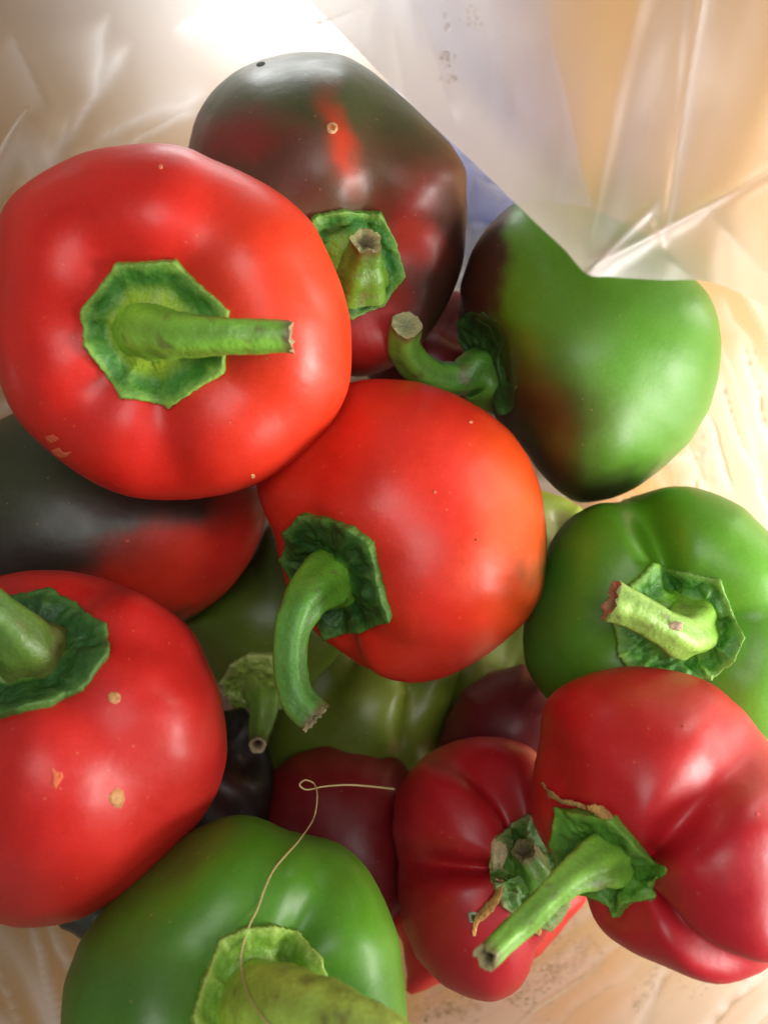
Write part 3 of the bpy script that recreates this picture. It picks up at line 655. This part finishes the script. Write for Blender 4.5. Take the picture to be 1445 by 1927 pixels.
layers_glow = np.clip(layers_glow+.07, 0, 1)
V = np.stack([X.ravel(), Y.ravel(), Z.ravel()], -1)
bag = empty('plastic_bag', (0, 0, 0), 'crinkled translucent plastic bag holding all the peppers, beaded with condensation', 'bag')
lf = [f[::-1] for f in grid_faces(len(rs), na, True)]
link('wall', make_mesh('wall', V, lf, attrs={'layers_glow': layers_glow.ravel()}), M_film, bag)
liner = BVHTree.FromPolygons([tuple(x) for x in V], lf)

# the flap folded in at the upper right: lower edge, upwards out of the frame
edge = spline([(560,-20,17.5),(640,60,17.2),(700,122,17.0),(800,222,16.6),(900,315,16.2),(1000,412,15.8),(1060,468,15.5),(1104,515,15.2),(1150,521,15.4),(1240,527,15.8),(1330,530,16.2),(1420,566,16.0),(1560,640,15.6)], 260)
corner = np.argmin(np.hypot(edge[:, 0]-1104, edge[:, 1]-515))
nvv = 150; PX = np.zeros((nvv, 260)); PY = np.zeros_like(PX); D = np.zeros_like(PX)
for i, t in enumerate(np.linspace(0, 1, nvv)):
    topx = np.linspace(520, 1850, 260); topy = np.full(260, -420.)
    PX[i] = edge[:, 0]*(1-t)+topx*t; PY[i] = edge[:, 1]*(1-t)+topy*t; D[i] = edge[:, 2]-1.0*t+0*PX[i]
def crease(px, py, a, b, wd, side=0):
    a, b = np.array(a, float), np.array(b, float); L_ = np.hypot(*(b-a)); dx, dy = (b-a)/L_
    s = (px-a[0])*dx+(py-a[1])*dy; q = -(px-a[0])*dy+(py-a[1])*dx
    endm = sstep(-40, 30, s)*sstep(L_+40, L_-30, s)
    return np.exp(-np.abs(q)/wd)*endm, q, endm
lay = .12*vnoise(PX*.006, PY*.006, 91)+.34*sstep(1080, 850, PX)+.08*sstep(1300, 1500, PX)*sstep(250, 480, PY)
for (a, b, wd, hgt, la) in [((1325,-40),(1250,440),9,.25,.20),((1290,-40),(1262,300),26,.15,.12),((1106,512),(1226,392),10,.35,.35),((1226,392),(1246,450),10,.20,.25),((1108,505),(1445,325),12,.45,.35),((1445,325),(1600,250),12,.4,.3),((1240,480),(1340,545),26,.2,.15),((1330,400),(1480,560),30,.3,.28),((740,60),(760,175),12,.12,.2),((790,20),(850,215),22,.25,.22),((745,160),(1104,508),50,.10,.30),((1010,520),(1330,524),18,.0,.30)]:
    e, q, em = crease(PX, PY, a, b, wd); D -= e*hgt*.4; lay += la*e
D += .5*vnoise(PX*.004+3, PY*.004, 93)
# heavier, doubled hem behind the diagonal edge
e, q, em = crease(PX, PY, (700,122), (1104,515), 1.0)
lay += .62*(1-.55*sstep(300, 450, PY))*sstep(125, 50, np.abs(q))*sstep(640, 760, PX)*sstep(1180, 1100, PX)+.28*sstep(345, 430, PY)*sstep(60, -20, np.abs(PX-1200)-190)
lay += .25*sstep(-30, 10, -np.abs(PX-1260))*0
fv = P(PX.ravel(), PY.ravel(), D.ravel())
link('flap', make_mesh('flap', fv, grid_faces(nvv, 260, False), attrs={'layers_glow': np.clip(lay.ravel(), 0, 1)}), M_flap, bag)
flapb = BVHTree.FromPolygons([tuple(x) for x in fv], grid_faces(nvv, 260, False))

# condensation
def droplet(bvh, px, py, r_px, V, Fc):
    h, nrm, i, dist = ray(bvh, px, py)
    if h is None: return
    for b in ALL:
        hb = ray(b, px, py)[0]
        if hb is not None and hb[2] > h[2]: return
    nrm = Vector(nrm)
    if nrm.z < 0: nrm = -nrm
    r = r_px*(CAMZ-h.z)/F; q = nrm.to_track_quat('Z', 'Y'); base = len(V); rings = ((1, -.12), (.92, .30), (.62, .58), (.25, .70))
    el = random.uniform(.9, 1.35); a0 = random.random()*6
    for (f, z) in rings:
        for k in range(10):
            a = k*math.pi/5; V.append(tuple(h+q @ Vector((1.35*f*r*el*math.cos(a+a0), 1.35*f*r*math.sin(a+a0), z*r*1.0))))
    V.append(tuple(h+nrm*r*.72))
    for i in range(3):
        for k in range(10): Fc.append((base+i*10+k, base+i*10+(k+1) % 10, base+(i+1)*10+(k+1) % 10, base+(i+1)*10+k))
    for k in range(10): Fc.append((base+30+k, base+30+(k+1) % 10, base+40))
Vd, Fd2 = [], []
def band(bvh, a, b, wd, num, rmin, rmax):
    for _ in range(num):
        t = random.random(); x = a[0]+(b[0]-a[0])*t; y = a[1]+(b[1]-a[1])*t
        L_ = math.hypot(b[0]-a[0], b[1]-a[1]); off = random.gauss(0, wd)
        r = rmin+(rmax-rmin)*random.random()**2.6
        droplet(bvh, x-(b[1]-a[1])/L_*off, y+(b[0]-a[0])/L_*off, r, Vd, Fd2)
band(liner, (1312,800), (1345,910), 10, 150, 2.0, 6)
band(liner, (1355,720), (1410,820), 12, 60, 1.6, 5)
band(liner, (1440,700), (1445,900), 14, 60, 1.6, 6)
band(liner, (1250,850), (1270,915), 8, 60, 1.6, 5.5)
band(liner, (1360,640), (1400,760), 22, 60, 1.2, 2.6)
band(liner, (960,1885), (1110,1760), 24, 480, 1.4, 3.6)
band(liner, (780,1915), (850,1890), 12, 110, 1.3, 4)
band(liner, (840,1927), (900,1870), 16, 60, 1.6, 5)
band(liner, (1190,1900), (1240,1820), 10, 50, 1.6, 6)
band(liner, (1270,1840), (1330,1860), 14, 24, 1.6, 5)
band(liner, (1400,1850), (1445,1810), 8, 22, 2, 6)
band(flapb, (838,100), (852,160), 9, 46, 1.3, 3.4)
band(flapb, (880,50), (900,15), 10, 24, 1.3, 3)
for (x, y, r) in ((837,104,7),(841,52,5),(838,30,4)): droplet(flapb, x, y, r, Vd, Fd2)
dm = link('condensation', make_mesh('condensation', Vd, Fd2), M_drop, bag); dm['kind'] = 'stuff'

# ------------------------------------------------------------------ cloth behind the bag
nn_ = 90; c0 = P(905, 190, 36.4)
Xc, Yc = np.meshgrid(np.linspace(-3.6, 3.2, nn_), np.linspace(-7, 9, nn_))
zc = .7+.5*folds(Xc, Yc, 70, 120)+.25*vnoise(Xc*.6, Yc*.6, 130)
rim_ = np.maximum(np.abs(Xc)/3.6, np.abs(Yc-1)/8); zc = zc*sstep(1.0, .8, rim_)+.02
Xc2 = Xc+.4*vnoise(Xc*.4, Yc*.4, 133)
Vc = np.stack([Xc2.ravel(), Yc.ravel(), zc.ravel()], -1)
cl = link('cloth', make_mesh('cloth', Vc, grid_faces(nn_, nn_, False)), cloth_material(), None, (c0[0], c0[1], 0.0))
cl.rotation_euler.z = .22
cl['label'] = 'blurred lavender blue cloth on the table, seen through the bag behind the mottled pepper'; cl['category'] = 'cloth'
